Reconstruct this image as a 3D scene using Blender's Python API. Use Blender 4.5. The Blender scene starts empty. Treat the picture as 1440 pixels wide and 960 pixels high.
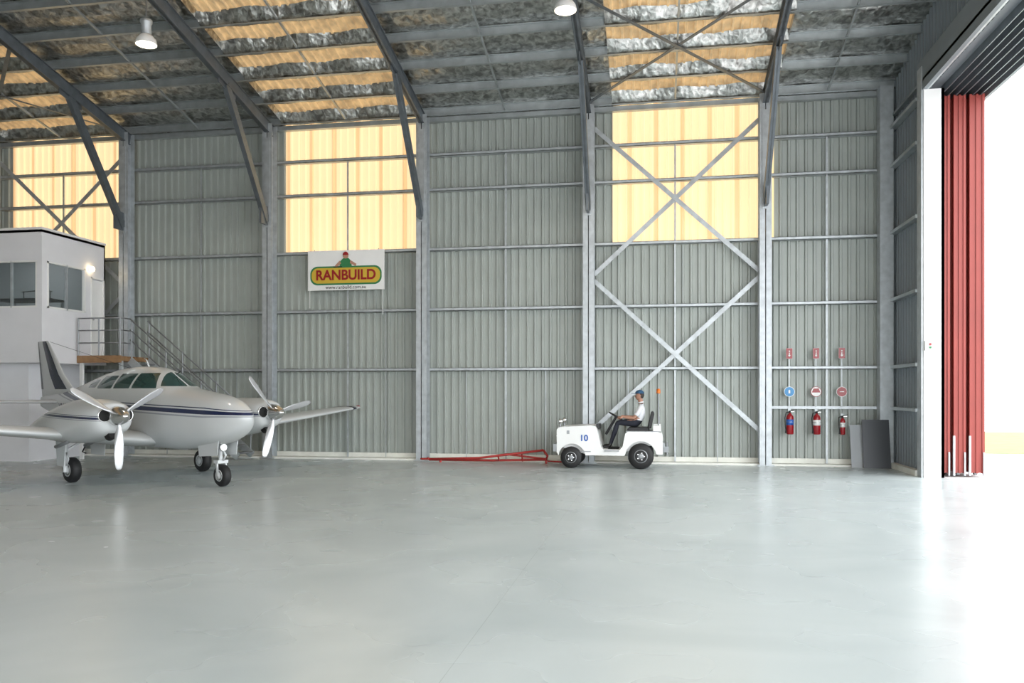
import bpy, math, random
import numpy as np
from mathutils import Vector, Matrix
random.seed(4); rng=np.random.RandomState(3)
scene=bpy.context.scene
scene.view_settings.view_transform='Standard'
scene.view_settings.look='None'
scene.view_settings.exposure=0.15

# ------------------------------------------------------------------ materials
MATS={}
def mat(name,col,rough=0.5,metal=0.0,noise=0.0,nscale=5.0,bump=0.0,bscale=30.0,coat=0.0,emit=None,estr=0.0,spec=0.5):
    if name in MATS: return MATS[name]
    m=bpy.data.materials.new(name); m.use_nodes=True
    t=m.node_tree; b=t.nodes['Principled BSDF']
    b.inputs['Base Color'].default_value=(*col,1)
    b.inputs['Roughness'].default_value=rough
    b.inputs['Metallic'].default_value=metal
    b.inputs['Specular IOR Level'].default_value=spec
    b.inputs['Coat Weight'].default_value=coat
    if emit:
        b.inputs['Emission Color'].default_value=(*emit,1); b.inputs['Emission Strength'].default_value=estr
    tc=t.nodes.new('ShaderNodeTexCoord')
    if noise>0:
        n=t.nodes.new('ShaderNodeTexNoise'); n.inputs['Scale'].default_value=nscale; n.inputs['Detail'].default_value=4
        t.links.new(tc.outputs['Object'],n.inputs['Vector'])
        mr=t.nodes.new('ShaderNodeMapRange'); mr.inputs['To Min'].default_value=1-noise; mr.inputs['To Max'].default_value=1+noise
        mr.inputs['From Min'].default_value=0.25; mr.inputs['From Max'].default_value=0.75
        t.links.new(n.outputs['Fac'],mr.inputs['Value'])
        mx=t.nodes.new('ShaderNodeVectorMath'); mx.operation='SCALE'; mx.inputs[0].default_value=col
        t.links.new(mr.outputs['Result'],mx.inputs['Scale']); t.links.new(mx.outputs[0],b.inputs['Base Color'])
    if bump>0:
        n2=t.nodes.new('ShaderNodeTexNoise'); n2.inputs['Scale'].default_value=bscale; n2.inputs['Detail'].default_value=3
        t.links.new(tc.outputs['Object'],n2.inputs['Vector'])
        bp=t.nodes.new('ShaderNodeBump'); bp.inputs['Strength'].default_value=bump; bp.inputs['Distance'].default_value=0.02
        t.links.new(n2.outputs['Fac'],bp.inputs['Height']); t.links.new(bp.outputs['Normal'],b.inputs['Normal'])
    MATS[name]=m; return m

M_galv=mat('galvanised_steel',(0.50,0.53,0.55),0.45,0.5,noise=0.18,nscale=6)
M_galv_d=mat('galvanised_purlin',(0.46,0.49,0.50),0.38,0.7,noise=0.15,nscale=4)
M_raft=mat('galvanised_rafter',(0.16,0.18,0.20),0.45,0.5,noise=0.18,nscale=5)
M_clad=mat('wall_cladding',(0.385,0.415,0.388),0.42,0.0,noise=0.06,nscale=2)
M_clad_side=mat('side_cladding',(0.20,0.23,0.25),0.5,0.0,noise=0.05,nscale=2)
M_white=mat('white_paint',(0.86,0.86,0.85),0.35,noise=0.03,nscale=3)
M_office=mat('office_wall_paint',(0.80,0.80,0.83),0.6,noise=0.03,nscale=2)
M_black=mat('black_rubber',(0.012,0.012,0.013),0.6,noise=0.2,nscale=20)
M_dark=mat('dark_recess',(0.01,0.01,0.01),0.8)
M_red=mat('red_steel',(0.42,0.03,0.025),0.5,noise=0.1,nscale=2)
M_reddoor=mat('red_door_cladding',(0.29,0.045,0.035),0.5,noise=0.08,nscale=1.5)
M_redext=mat('extinguisher_red',(0.30,0.006,0.012),0.3,coat=0.2)
M_sredd=mat('sign_red',(0.30,0.006,0.010),0.5)
M_chrome=mat('polished_metal',(0.7,0.7,0.7),0.2,1.0)
M_wood=mat('deck_timber',(0.30,0.17,0.08),0.6,noise=0.2,nscale=8)
M_rail=mat('rail_grey',(0.28,0.29,0.3),0.4,0.6)
M_kerb=mat('concrete_kerb',(0.80,0.80,0.74),0.7,noise=0.1,nscale=3)
M_blue=mat('blue_enamel',(0.03,0.12,0.45),0.4)
M_lblue=mat('light_blue_enamel',(0.06,0.28,0.58),0.4)
M_green=mat('sign_green',(0.03,0.2,0.07),0.5)
M_yellow=mat('sign_yellow',(0.62,0.42,0.04),0.5)
M_skin=mat('skin',(0.46,0.24,0.165),0.5,noise=0.06,nscale=20)
M_shirt=mat('white_shirt',(0.80,0.81,0.84),0.8,noise=0.04,nscale=10,bump=0.3,bscale=18)
M_trouser=mat('navy_trousers',(0.012,0.014,0.025),0.8,noise=0.2,nscale=12,bump=0.3,bscale=18)
M_cap=mat('cap_blue',(0.02,0.08,0.17),0.7)
M_hair=mat('grey_hair',(0.05,0.04,0.035),0.8)
M_shoe=mat('black_shoe',(0.01,0.01,0.01),0.35)
M_vinyl=mat('seat_vinyl',(0.015,0.015,0.017),0.45,bump=0.2,bscale=40)
M_orange=mat('beacon_orange',(0.8,0.2,0.02),0.3)
M_grass=mat('grass',(0.14,0.20,0.06),0.9,noise=0.25,nscale=2)
M_apron=mat('apron_concrete',(0.55,0.52,0.51),0.8,noise=0.06,nscale=0.6)
M_prop=mat('propeller_paint',(0.60,0.61,0.63),0.25,0.5)
M_lens=mat('lamp_lens',(0.9,0.85,0.7),0.3,emit=(1.0,0.86,0.6),estr=6)
M_globe=mat('lamp_globe',(0.9,0.85,0.7),0.3,emit=(1.0,0.75,0.4),estr=8)
M_board_d=mat('board_dark',(0.05,0.055,0.065),0.4)
M_board_l=mat('board_grey',(0.34,0.36,0.38),0.5)
M_face=mat('white_of_eye',(0.8,0.8,0.8),0.3)
M_int=mat('office_interior',(0.33,0.34,0.35),0.8)

def skylight_glow_mat(name,c1,c2,strength,crinkle):
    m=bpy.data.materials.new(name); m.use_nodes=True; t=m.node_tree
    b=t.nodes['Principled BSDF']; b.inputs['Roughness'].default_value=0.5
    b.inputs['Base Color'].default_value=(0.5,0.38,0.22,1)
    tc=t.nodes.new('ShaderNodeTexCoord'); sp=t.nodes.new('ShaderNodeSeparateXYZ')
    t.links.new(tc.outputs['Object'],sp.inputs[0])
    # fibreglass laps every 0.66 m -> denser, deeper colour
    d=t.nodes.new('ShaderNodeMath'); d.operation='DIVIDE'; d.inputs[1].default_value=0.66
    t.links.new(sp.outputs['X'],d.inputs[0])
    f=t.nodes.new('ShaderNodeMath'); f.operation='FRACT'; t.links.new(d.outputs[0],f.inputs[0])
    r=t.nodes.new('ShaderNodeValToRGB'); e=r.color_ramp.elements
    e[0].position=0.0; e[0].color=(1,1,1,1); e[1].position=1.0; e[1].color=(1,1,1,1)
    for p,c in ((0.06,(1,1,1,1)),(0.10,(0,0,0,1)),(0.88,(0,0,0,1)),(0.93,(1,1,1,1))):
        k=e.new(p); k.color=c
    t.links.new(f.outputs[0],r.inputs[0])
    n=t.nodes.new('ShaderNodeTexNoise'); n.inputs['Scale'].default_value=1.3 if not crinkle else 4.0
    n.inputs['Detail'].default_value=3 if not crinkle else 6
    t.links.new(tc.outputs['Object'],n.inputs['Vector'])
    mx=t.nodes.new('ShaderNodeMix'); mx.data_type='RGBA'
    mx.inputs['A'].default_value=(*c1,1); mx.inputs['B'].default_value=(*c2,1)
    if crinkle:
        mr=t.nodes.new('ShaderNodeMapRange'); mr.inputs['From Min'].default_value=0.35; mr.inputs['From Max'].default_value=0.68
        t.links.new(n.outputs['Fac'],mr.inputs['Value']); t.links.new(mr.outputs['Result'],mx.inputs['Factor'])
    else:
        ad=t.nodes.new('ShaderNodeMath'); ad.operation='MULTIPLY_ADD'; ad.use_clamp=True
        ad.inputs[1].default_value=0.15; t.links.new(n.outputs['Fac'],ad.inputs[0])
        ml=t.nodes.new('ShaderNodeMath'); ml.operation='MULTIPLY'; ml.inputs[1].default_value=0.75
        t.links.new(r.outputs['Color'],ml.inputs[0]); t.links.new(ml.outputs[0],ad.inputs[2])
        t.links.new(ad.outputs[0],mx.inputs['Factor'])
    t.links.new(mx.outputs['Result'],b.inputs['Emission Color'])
    b.inputs['Emission Strength'].default_value=strength  # emission stands in for daylight shining through the sheets
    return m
M_sky_wall=skylight_glow_mat('amber_fibreglass_wall_glow',(1.0,0.80,0.47),(0.80,0.45,0.20),0.80,False)
M_sky_roof=skylight_glow_mat('amber_fibreglass_roof_glow',(0.85,0.55,0.26),(0.34,0.22,0.12),0.50,True)

def foil_mat():
    m=bpy.data.materials.new('foil_insulation'); m.use_nodes=True; t=m.node_tree
    b=t.nodes['Principled BSDF']; b.inputs['Metallic'].default_value=1.0; b.inputs['Roughness'].default_value=0.34
    tc=t.nodes.new('ShaderNodeTexCoord')
    v=t.nodes.new('ShaderNodeTexVoronoi'); v.inputs['Scale'].default_value=9; t.links.new(tc.outputs['Object'],v.inputs['Vector'])
    n=t.nodes.new('ShaderNodeTexNoise'); n.inputs['Scale'].default_value=7; n.inputs['Detail'].default_value=4; n.inputs['Distortion'].default_value=0.6
    t.links.new(tc.outputs['Object'],n.inputs['Vector'])
    # netting that quilts the blanket
    sp=t.nodes.new('ShaderNodeSeparateXYZ'); t.links.new(tc.outputs['Object'],sp.inputs[0])
    pp=[]
    for ax_ in ('X','Y'):
        p=t.nodes.new('ShaderNodeMath'); p.operation='PINGPONG'; p.inputs[1].default_value=0.15; t.links.new(sp.outputs[ax_],p.inputs[0]); pp.append(p)
    mn=t.nodes.new('ShaderNodeMath'); mn.operation='MINIMUM'; t.links.new(pp[0].outputs[0],mn.inputs[0]); t.links.new(pp[1].outputs[0],mn.inputs[1])
    ms=t.nodes.new('ShaderNodeMath'); ms.operation='MULTIPLY'; ms.inputs[1].default_value=-4.0; t.links.new(mn.outputs[0],ms.inputs[0])
    a=t.nodes.new('ShaderNodeMath'); a.operation='MULTIPLY_ADD'; a.inputs[1].default_value=0.5; t.links.new(v.outputs['Distance'],a.inputs[0]); t.links.new(n.outputs['Fac'],a.inputs[2])
    a2=t.nodes.new('ShaderNodeMath'); a2.operation='ADD'; t.links.new(a.outputs[0],a2.inputs[0]); t.links.new(ms.outputs[0],a2.inputs[1])
    bp=t.nodes.new('ShaderNodeBump'); bp.inputs['Strength'].default_value=0.7; bp.inputs['Distance'].default_value=0.03
    t.links.new(a2.outputs[0],bp.inputs['Height']); t.links.new(bp.outputs['Normal'],b.inputs['Normal'])
    r=t.nodes.new('ShaderNodeValToRGB'); r.color_ramp.elements[0].color=(0.28,0.28,0.27,1); r.color_ramp.elements[1].color=(0.70,0.71,0.69,1)
    r.color_ramp.elements[0].position=0.35; r.color_ramp.elements[1].position=0.65
    t.links.new(n.outputs['Fac'],r.inputs[0]); t.links.new(r.outputs[0],b.inputs['Base Color'])
    return m
M_foil=foil_mat()

def floor_mat():
    m=bpy.data.materials.new('polished_concrete_floor'); m.use_nodes=True; t=m.node_tree
    b=t.nodes['Principled BSDF']
    tc=t.nodes.new('ShaderNodeTexCoord')
    n=t.nodes.new('ShaderNodeTexNoise'); n.inputs['Scale'].default_value=0.4; n.inputs['Detail'].default_value=3; n.inputs['Roughness'].default_value=0.55; n.inputs['Distortion'].default_value=1.0
    t.links.new(tc.outputs['Object'],n.inputs['Vector'])
    r=t.nodes.new('ShaderNodeValToRGB'); r.color_ramp.elements[0].position=0.25; r.color_ramp.elements[1].position=0.75
    r.color_ramp.elements[0].color=(0.47,0.525,0.535,1); r.color_ramp.elements[1].color=(0.61,0.665,0.67,1)
    t.links.new(n.outputs['Fac'],r.inputs[0])
    sp=t.nodes.new('ShaderNodeSeparateXYZ'); t.links.new(tc.outputs['Object'],sp.inputs[0])
    def joint(sock,off,pitch):
        a=t.nodes.new('ShaderNodeMath'); a.operation='SUBTRACT'; a.inputs[1].default_value=off; t.links.new(sock,a.inputs[0])
        p=t.nodes.new('ShaderNodeMath'); p.operation='PINGPONG'; p.inputs[1].default_value=pitch/2; t.links.new(a.outputs[0],p.inputs[0])
        l=t.nodes.new('ShaderNodeMath'); l.operation='LESS_THAN'; l.inputs[1].default_value=0.003; t.links.new(p.outputs[0],l.inputs[0])
        return l
    j1=joint(sp.outputs['X'],-1.32,8.58); j2=joint(sp.outputs['Y'],10.2,9.0)
    mxx=t.nodes.new('ShaderNodeMath'); mxx.operation='MAXIMUM'; t.links.new(j1.outputs[0],mxx.inputs[0]); t.links.new(j2.outputs[0],mxx.inputs[1])
    sc=t.nodes.new('ShaderNodeMath'); sc.operation='MULTIPLY'; sc.inputs[1].default_value=0.3; t.links.new(mxx.outputs[0],sc.inputs[0])
    mx=t.nodes.new('ShaderNodeMix'); mx.data_type='RGBA'; mx.inputs['B'].default_value=(0.2,0.22,0.22,1)
    t.links.new(sc.outputs[0],mx.inputs['Factor']); t.links.new(r.outputs[0],mx.inputs['A']); t.links.new(mx.outputs['Result'],b.inputs['Base Color'])
    n2=t.nodes.new('ShaderNodeTexNoise'); n2.inputs['Scale'].default_value=0.7; n2.inputs['Detail'].default_value=2
    t.links.new(tc.outputs['Object'],n2.inputs['Vector'])
    mr=t.nodes.new('ShaderNodeMapRange'); mr.inputs['To Min'].default_value=0.20; mr.inputs['To Max'].default_value=0.34
    t.links.new(n2.outputs['Fac'],mr.inputs['Value']); t.links.new(mr.outputs['Result'],b.inputs['Roughness'])
    n3=t.nodes.new('ShaderNodeTexNoise'); n3.inputs['Scale'].default_value=1.2; n3.inputs['Detail'].default_value=0
    t.links.new(tc.outputs['Object'],n3.inputs['Vector'])
    bp=t.nodes.new('ShaderNodeBump'); bp.inputs['Strength'].default_value=0.10; bp.inputs['Distance'].default_value=0.01
    t.links.new(n3.outputs['Fac'],bp.inputs['Height']); t.links.new(bp.outputs['Normal'],b.inputs['Normal'])
    return m
M_floor=floor_mat()

def aircraft_mat():
    m=bpy.data.materials.new('aircraft_paint'); m.use_nodes=True; t=m.node_tree
    b=t.nodes['Principled BSDF']; b.inputs['Coat Weight'].default_value=0.6
    a=t.nodes.new('ShaderNodeAttribute'); a.attribute_name='glass'
    g=t.nodes.new('ShaderNodeMath'); g.operation='GREATER_THAN'; g.inputs[1].default_value=0.0; t.links.new(a.outputs['Fac'],g.inputs[0])
    z=t.nodes.new('ShaderNodeAttribute'); z.attribute_name='sz'   # signed height above the cheat line
    def line(c,h):
        q=t.nodes.new('ShaderNodeMath'); q.operation='COMPARE'; q.inputs[1].default_value=c; q.inputs[2].default_value=h
        t.links.new(z.outputs['Fac'],q.inputs[0]); return q
    s1=line(0.0,0.040); s2=line(0.078,0.010); k=line(-0.085,0.014)
    s=t.nodes.new('ShaderNodeMath'); s.operation='MAXIMUM'; t.links.new(s1.outputs[0],s.inputs[0]); t.links.new(s2.outputs[0],s.inputs[1])
    m0=t.nodes.new('ShaderNodeMix'); m0.data_type='RGBA'; m0.inputs['A'].default_value=(0.60,0.62,0.63,1); m0.inputs['B'].default_value=(0.30,0.32,0.36,1)
    t.links.new(k.outputs[0],m0.inputs['Factor'])
    m1=t.nodes.new('ShaderNodeMix'); m1.data_type='RGBA'; m1.inputs['B'].default_value=(0.012,0.02,0.07,1)
    t.links.new(m0.outputs['Result'],m1.inputs['A']); t.links.new(s.outputs[0],m1.inputs['Factor'])
    m2=t.nodes.new('ShaderNodeMix'); m2.data_type='RGBA'; m2.inputs['B'].default_value=(0.035,0.08,0.075,1)
    t.links.new(m1.outputs['Result'],m2.inputs['A']); t.links.new(g.outputs[0],m2.inputs['Factor'])
    t.links.new(m2.outputs['Result'],b.inputs['Base Color'])
    mr=t.nodes.new('ShaderNodeMapRange'); mr.inputs['To Min'].default_value=0.28; mr.inputs['To Max'].default_value=0.06
    t.links.new(g.outputs[0],mr.inputs['Value']); t.links.new(mr.outputs['Result'],b.inputs['Roughness'])
    return m
M_air=aircraft_mat()

# ------------------------------------------------------------------ mesh tools
def empty(name,loc=(0,0,0),rotz=0.0):
    e=bpy.data.objects.new(name,None); scene.collection.objects.link(e)
    e.location=loc; e.rotation_euler=(0,0,rotz); e.empty_display_size=0.2
    return e
class MB:
    def __init__(s): s.v=[];s.f=[];s.m=[];s.s=[];s.mats=[];s.attrs={}
    def mi(s,m):
        if m not in s.mats: s.mats.append(m)
        return s.mats.index(m)
    def add(s,vs,fs,m,smooth=False):
        o=len(s.v); s.v+= [tuple(v) for v in vs]; k=s.mi(m)
        for f in fs: s.f.append([i+o for i in f]); s.m.append(k); s.s.append(smooth)
        return o
    def box(s,x0,x1,y0,y1,z0,z1,m):
        vs=[(x,y,z) for x in (x0,x1) for y in (y0,y1) for z in (z0,z1)]
        s.add(vs,[(0,1,3,2),(4,6,7,5),(0,4,5,1),(2,3,7,6),(0,2,6,4),(1,5,7,3)],m)
    def frame(s,p,q,up=(0,0,1)):
        p=Vector(p);q=Vector(q);d=(q-p).normalized();u=Vector(up)
        if abs(d.dot(u))>0.98: u=Vector((0,1,0)) if abs(d.y)<0.9 else Vector((1,0,0))
        a=d.cross(u).normalized(); b=a.cross(d).normalized(); return p,q,a,b
    def sweep(s,prof,p,q,m,up=(0,0,1),smooth=False):
        p,q,a,b=s.frame(p,q,up); n=len(prof)
        vs=[p+a*x+b*y for x,y in prof]+[q+a*x+b*y for x,y in prof]
        fs=[(i,(i+1)%n,n+(i+1)%n,n+i) for i in range(n)]
        s.add(vs,fs,m,smooth); s.add(vs,[tuple(range(n))[::-1],tuple(range(n,2*n))],m)
    def beam(s,p,q,w,h,m,up=(0,0,1)):
        s.sweep([(-w/2,-h/2),(w/2,-h/2),(w/2,h/2),(-w/2,h/2)],p,q,m,up)
    def chan(s,p,q,w,h,m,t=0.012,up=(0,0,1),flip=1):
        pr=[(0,-h/2),(w,-h/2),(w,-h/2+t),(t,-h/2+t),(t,h/2-t),(w,h/2-t),(w,h/2),(0,h/2)]
        if flip<0: pr=[(-x,y) for x,y in pr][::-1]
        s.sweep(pr,p,q,m,up)
    def cyl(s,p,q,r,m,r2=None,n=16,smooth=True,up=(0,0,1)):
        r2=r if r2 is None else r2
        p,q,a,b=s.frame(p,q,up); A=[2*math.pi*i/n for i in range(n)]
        vs=[p+a*r*math.cos(t)+b*r*math.sin(t) for t in A]+[q+a*r2*math.cos(t)+b*r2*math.sin(t) for t in A]
        s.add(vs,[(i,(i+1)%n,n+(i+1)%n,n+i) for i in range(n)],m,smooth)
        s.add(vs,[tuple(range(n))[::-1],tuple(range(n,2*n))],m)
    def loft(s,rings,m,cap=True,smooth=True):
        n=len(rings[0]); vs=[v for r in rings for v in r]; fs=[]
        for k in range(len(rings)-1):
            for i in range(n):
                j=(i+1)%n; fs.append((k*n+i,k*n+j,(k+1)*n+j,(k+1)*n+i))
        if cap: fs.append(tuple(range(n))[::-1]); fs.append(tuple((len(rings)-1)*n+i for i in range(n)))
        return s.add(vs,fs,m,smooth)
    def lathe(s,prof,c,axis,m,n=24,smooth=True):
        c=Vector(c); d=Vector(axis).normalized(); u=Vector((0,0,1)) if abs(d.z)<0.9 else Vector((1,0,0))
        a=d.cross(u).normalized(); b=a.cross(d)
        rings=[[c+d*h+(a*math.cos(2*math.pi*i/n)+b*math.sin(2*math.pi*i/n))*max(r,1e-4) for i in range(n)] for r,h in prof]
        s.loft(rings,m,True,smooth)
    def tube(s,pts,rad,m,n=10):
        pts=[Vector(p) for p in pts]; rings=[]
        if not hasattr(rad,'__len__'): rad=[rad]*len(pts)
        ref=Vector((0,0,1)); d0=(pts[-1]-pts[0]).normalized()
        if abs(d0.z)>0.8: ref=Vector((0,1,0))
        for k,p in enumerate(pts):
            d=(pts[min(k+1,len(pts)-1)]-pts[max(k-1,0)]).normalized()
            a=d.cross(ref).normalized(); b=a.cross(d)
            rings.append([p+(a*math.cos(2*math.pi*i/n)+b*math.sin(2*math.pi*i/n))*rad[k] for i in range(n)])
        s.loft(rings,m)
    def torus(s,c,axis,R,r,m,n=36,k=10):
        c=Vector(c); d=Vector(axis).normalized(); u=Vector((0,1,0)) if abs(d.y)<0.9 else Vector((1,0,0))
        a=d.cross(u).normalized(); b=a.cross(d); vs=[];fs=[]
        for i in range(n):
            t=2*math.pi*i/n; e=a*math.cos(t)+b*math.sin(t)
            for j in range(k):
                w=2*math.pi*j/k; vs.append(c+e*(R+r*math.cos(w))+d*r*math.sin(w))
        for i in range(n):
            for j in range(k):
                fs.append((i*k+j,((i+1)%n)*k+j,((i+1)%n)*k+(j+1)%k,i*k+(j+1)%k))
        s.add(vs,fs,m,True)
    def ball(s,c,r,m,n=20,k=12):
        rx,ry,rz=r if hasattr(r,'__len__') else (r,r,r)
        rings=[]
        for i in range(k+1):
            t=math.pi*i/k; rr=max(math.sin(t),1e-3)
            rings.append([(c[0]+rx*rr*math.cos(2*math.pi*j/n),c[1]+ry*rr*math.sin(2*math.pi*j/n),c[2]-rz*math.cos(t)) for j in range(n)])
        s.loft(rings,m)
    def extr(s,poly,y0,y1,m,ax='y'):
        n=len(poly)
        def P(a,b,c): return (a,c,b) if ax=='y' else ((c,a,b) if ax=='x' else (a,b,c))
        vs=[P(a,b,y0) for a,b in poly]+[P(a,b,y1) for a,b in poly]
        s.add(vs,[(i,(i+1)%n,n+(i+1)%n,n+i) for i in range(n)]+[tuple(range(n))[::-1],tuple(range(n,2*n))],m)
    def done(s,name,parent=None,bevel=0.0,recalc=True):
        me=bpy.data.meshes.new(name); me.from_pydata(s.v,[],s.f)
        for m in s.mats: me.materials.append(m)
        me.polygons.foreach_set('material_index',s.m); me.polygons.foreach_set('use_smooth',s.s)
        for k,vals in s.attrs.items():
            a=me.attributes.new(k,'FLOAT','POINT'); a.data.foreach_set('value',vals)
        me.update()
        if recalc:
            import bmesh
            bm=bmesh.new(); bm.from_mesh(me); bmesh.ops.recalc_face_normals(bm,faces=bm.faces); bm.to_mesh(me); bm.free()
        o=bpy.data.objects.new(name,me); scene.collection.objects.link(o)
        if parent: o.parent=parent
        if bevel>0:
            b=o.modifiers.new('bevel','BEVEL'); b.width=bevel; b.segments=2; b.limit_method='ANGLE'
        return o
def text(name,body,parent,loc,rot,size,m,extrude=0.004,align='CENTER',sx=1.0,bold=0.0):
    c=bpy.data.curves.new(name,'FONT'); c.body=body; c.size=size; c.extrude=extrude; c.align_x=align; c.align_y='CENTER'; c.offset=bold
    c.materials.append(m); o=bpy.data.objects.new(name,c); scene.collection.objects.link(o)
    o.location=loc; o.rotation_euler=rot; o.scale=(sx,1,1); o.parent=parent; return o
def herm(xs,ys,x):
    n=len(xs)
    d=[(ys[i+1]-ys[i])/(xs[i+1]-xs[i]) for i in range(n-1)]
    m=[d[0]]+[0 if d[i-1]*d[i]<=0 else 2*d[i-1]*d[i]/(d[i-1]+d[i]) for i in range(1,n-1)]+[d[-1]]
    x=min(max(x,xs[0]),xs[-1]); i=0
    while i<n-2 and x>xs[i+1]: i+=1
    h=xs[i+1]-xs[i]; t=(x-xs[i])/h
    return (2*t**3-3*t*t+1)*ys[i]+(t**3-2*t*t+t)*h*m[i]+(-2*t**3+3*t*t)*ys[i+1]+(t**3-t*t)*h*m[i+1]

# ------------------------------------------------------------------ building dims
WY=21.0; RX=5.62; LX=-27.0; FY=-9.0; RIDGE=6.0; EV=8.95; MP=0.22
def zp(y): return EV+MP*(WY-y) if y>=RIDGE else EV+MP*(WY-RIDGE)-MP*(RIDGE-y)
COLX=[-23.15,-18.86,-14.57,-10.29,-6.0,-1.67,2.6]
SKY=[(-18.5,-14.79),(-9.99,-6.04),(-1.09,2.86)]
GIRT=[2.37,3.94,5.52,7.08,8.0]

b=MB(); b.box(LX,RX+0.3,FY,WY+0.2,-0.2,0,M_floor); b.done('floor')
b=MB(); b.box(RX+0.3,90,-60,26,-0.25,-0.03,M_apron); b.box(LX-20,RX+0.3,-60,FY,-0.25,-0.03,M_apron); b.done('apron_ground')
b=MB(); b.box(RX+0.3,90,26,40,-0.25,-0.02,M_grass); b.done('grass_verge')

def rib_prof(x0,x1,base,sgn,pitch=0.2,depth=0.05):
    prof=[];x=x0
    while x<x1-1e-6:
        for dx,dd in ((0,0),(pitch*0.56,0),(pitch*0.66,1),(pitch*0.90,1)):
            if x+dx<x1: prof.append((x+dx,base+sgn*depth*dd))
        x+=pitch
    prof.append((x1,base))
    return prof
def sheet_y(b,x0,x1,z0,z1,m,Y=WY,sgn=-1):
    pr=rib_prof(x0,x1,Y,sgn); n=len(pr)
    vs=[(x,y,z0) for x,y in pr]+[(x,y,z1) for x,y in pr]
    b.add(vs,[(i,i+1,n+i+1,n+i) for i in range(n-1)],m)
b=MB(); prev=LX
for s0,s1 in SKY:
    sheet_y(b,prev,s0,0,9.25,M_clad); sheet_y(b,s0,s1,0,5.5,M_clad); prev=s1
sheet_y(b,prev,RX,0,9.25,M_clad)
b.box(LX,RX,WY+0.02,WY+0.06,0,5.45,M_clad)
b.done('wall_back',recalc=False)
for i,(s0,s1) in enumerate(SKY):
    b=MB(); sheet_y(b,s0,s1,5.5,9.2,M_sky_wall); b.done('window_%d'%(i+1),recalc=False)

def gable(b,X,y0,y1,zlo,m,sgn):
    pr=rib_prof(y0,y1,X,sgn); n=len(pr)
    vs=[(x,y,zlo) for y,x in pr]+[(x,y,zp(y)+0.3) for y,x in pr]
    b.add(vs,[(i,i+1,n+i+1,n+i) for i in range(n-1)],m)
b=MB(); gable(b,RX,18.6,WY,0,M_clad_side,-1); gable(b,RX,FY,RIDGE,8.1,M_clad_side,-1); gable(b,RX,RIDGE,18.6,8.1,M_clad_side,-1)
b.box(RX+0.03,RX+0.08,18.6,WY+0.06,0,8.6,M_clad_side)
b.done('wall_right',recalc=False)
b=MB(); gable(b,LX,FY,RIDGE,0,M_clad,1); gable(b,LX,RIDGE,WY,0,M_clad,1); b.done('wall_left',recalc=False)
b=MB(); sheet_y(b,LX,-10.0,0,9.25,M_clad,FY,1); sheet_y(b,-10.0,RX,7.2,9.25,M_clad,FY,1)
b.box(LX,-10.0,FY-0.08,FY-0.03,0,9.25,M_clad); b.done('wall_front',recalc=False)

# ceiling foil
PS=1.0
b=MB(); segs=[]; prev=LX
for s0,s1 in SKY: segs.append((prev,s0)); prev=s1
segs.append((prev,RX))
for (a0,a1) in segs:
    for (ya,yb) in ((RIDGE,WY),(FY,RIDGE)):
        nx=max(2,int((a1-a0)/0.3)); ny=int((yb-ya)/PS*8); vs=[];fs=[]
        for j in range(ny+1):
            y=ya+(yb-ya)*j/ny; ph=((WY-0.25-y)/PS)%1.0
            for i in range(nx+1):
                x=a0+(a1-a0)*i/nx
                dr=-0.09*math.sin(math.pi*ph)*(1+0.35*math.sin(2.1*x+1.7*y)+0.25*math.sin(5.3*x-2.2*y))
                vs.append((x,y,zp(y)+0.21+dr))
        for j in range(ny):
            for i in range(nx):
                q=j*(nx+1)+i; fs.append((q,q+1,q+nx+2,q+nx+1))
        b.add(vs,fs,M_foil,True)
    for (ya,yb) in ((RIDGE,WY+0.1),(FY,RIDGE)):
        b.add([(a0-0.02,ya,zp(ya)+0.31),(a1+0.02,ya,zp(ya)+0.31),(a1+0.02,yb,zp(yb)+0.31),(a0-0.02,yb,zp(yb)+0.31)],[(0,1,2,3)],M_raft)
    for xx in (a0,a1):
        for (ya,yb) in ((RIDGE,WY),(FY,RIDGE)):
            b.add([(xx,ya,zp(ya)+0.08),(xx,yb,zp(yb)+0.08),(xx,yb,zp(yb)+0.32),(xx,ya,zp(ya)+0.32)],[(0,1,2,3)],M_foil)
b.done('ceiling',recalc=False)
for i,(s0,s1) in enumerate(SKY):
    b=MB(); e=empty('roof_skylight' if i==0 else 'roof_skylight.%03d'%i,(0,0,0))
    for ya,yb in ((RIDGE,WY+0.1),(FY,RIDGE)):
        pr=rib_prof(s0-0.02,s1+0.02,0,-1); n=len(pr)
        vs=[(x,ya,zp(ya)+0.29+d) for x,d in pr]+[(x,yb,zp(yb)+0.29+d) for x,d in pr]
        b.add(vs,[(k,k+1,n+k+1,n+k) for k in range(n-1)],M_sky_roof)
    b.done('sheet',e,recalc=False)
    b=MB(); y=WY-0.25
    while y>RIDGE+0.5:
        nx=30; vs=[];fs=[]
        prof=[(-0.19,0.20),(-0.11,0.06),(-0.06,-0.02),(0.05,-0.03),(0.10,0.05),(0.15,0.2)]
        for dy,dz in prof:
            for i2 in range(nx+1):
                x=s0+(s1-s0)*i2/nx
                vs.append((x,y+dy*(1+0.25*math.sin(4.1*x+3*y)),zp(y+dy)+0.05+dz+0.010*math.sin(9*x+y)))
        for j in range(len(prof)-1):
            for i2 in range(nx):
                q=j*(nx+1)+i2; fs.append((q,q+1,q+nx+2,q+nx+1))
        b.add(vs,fs,M_foil,True)
        y-=PS
    b.done('foil_drape',e,recalc=False)

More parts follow.
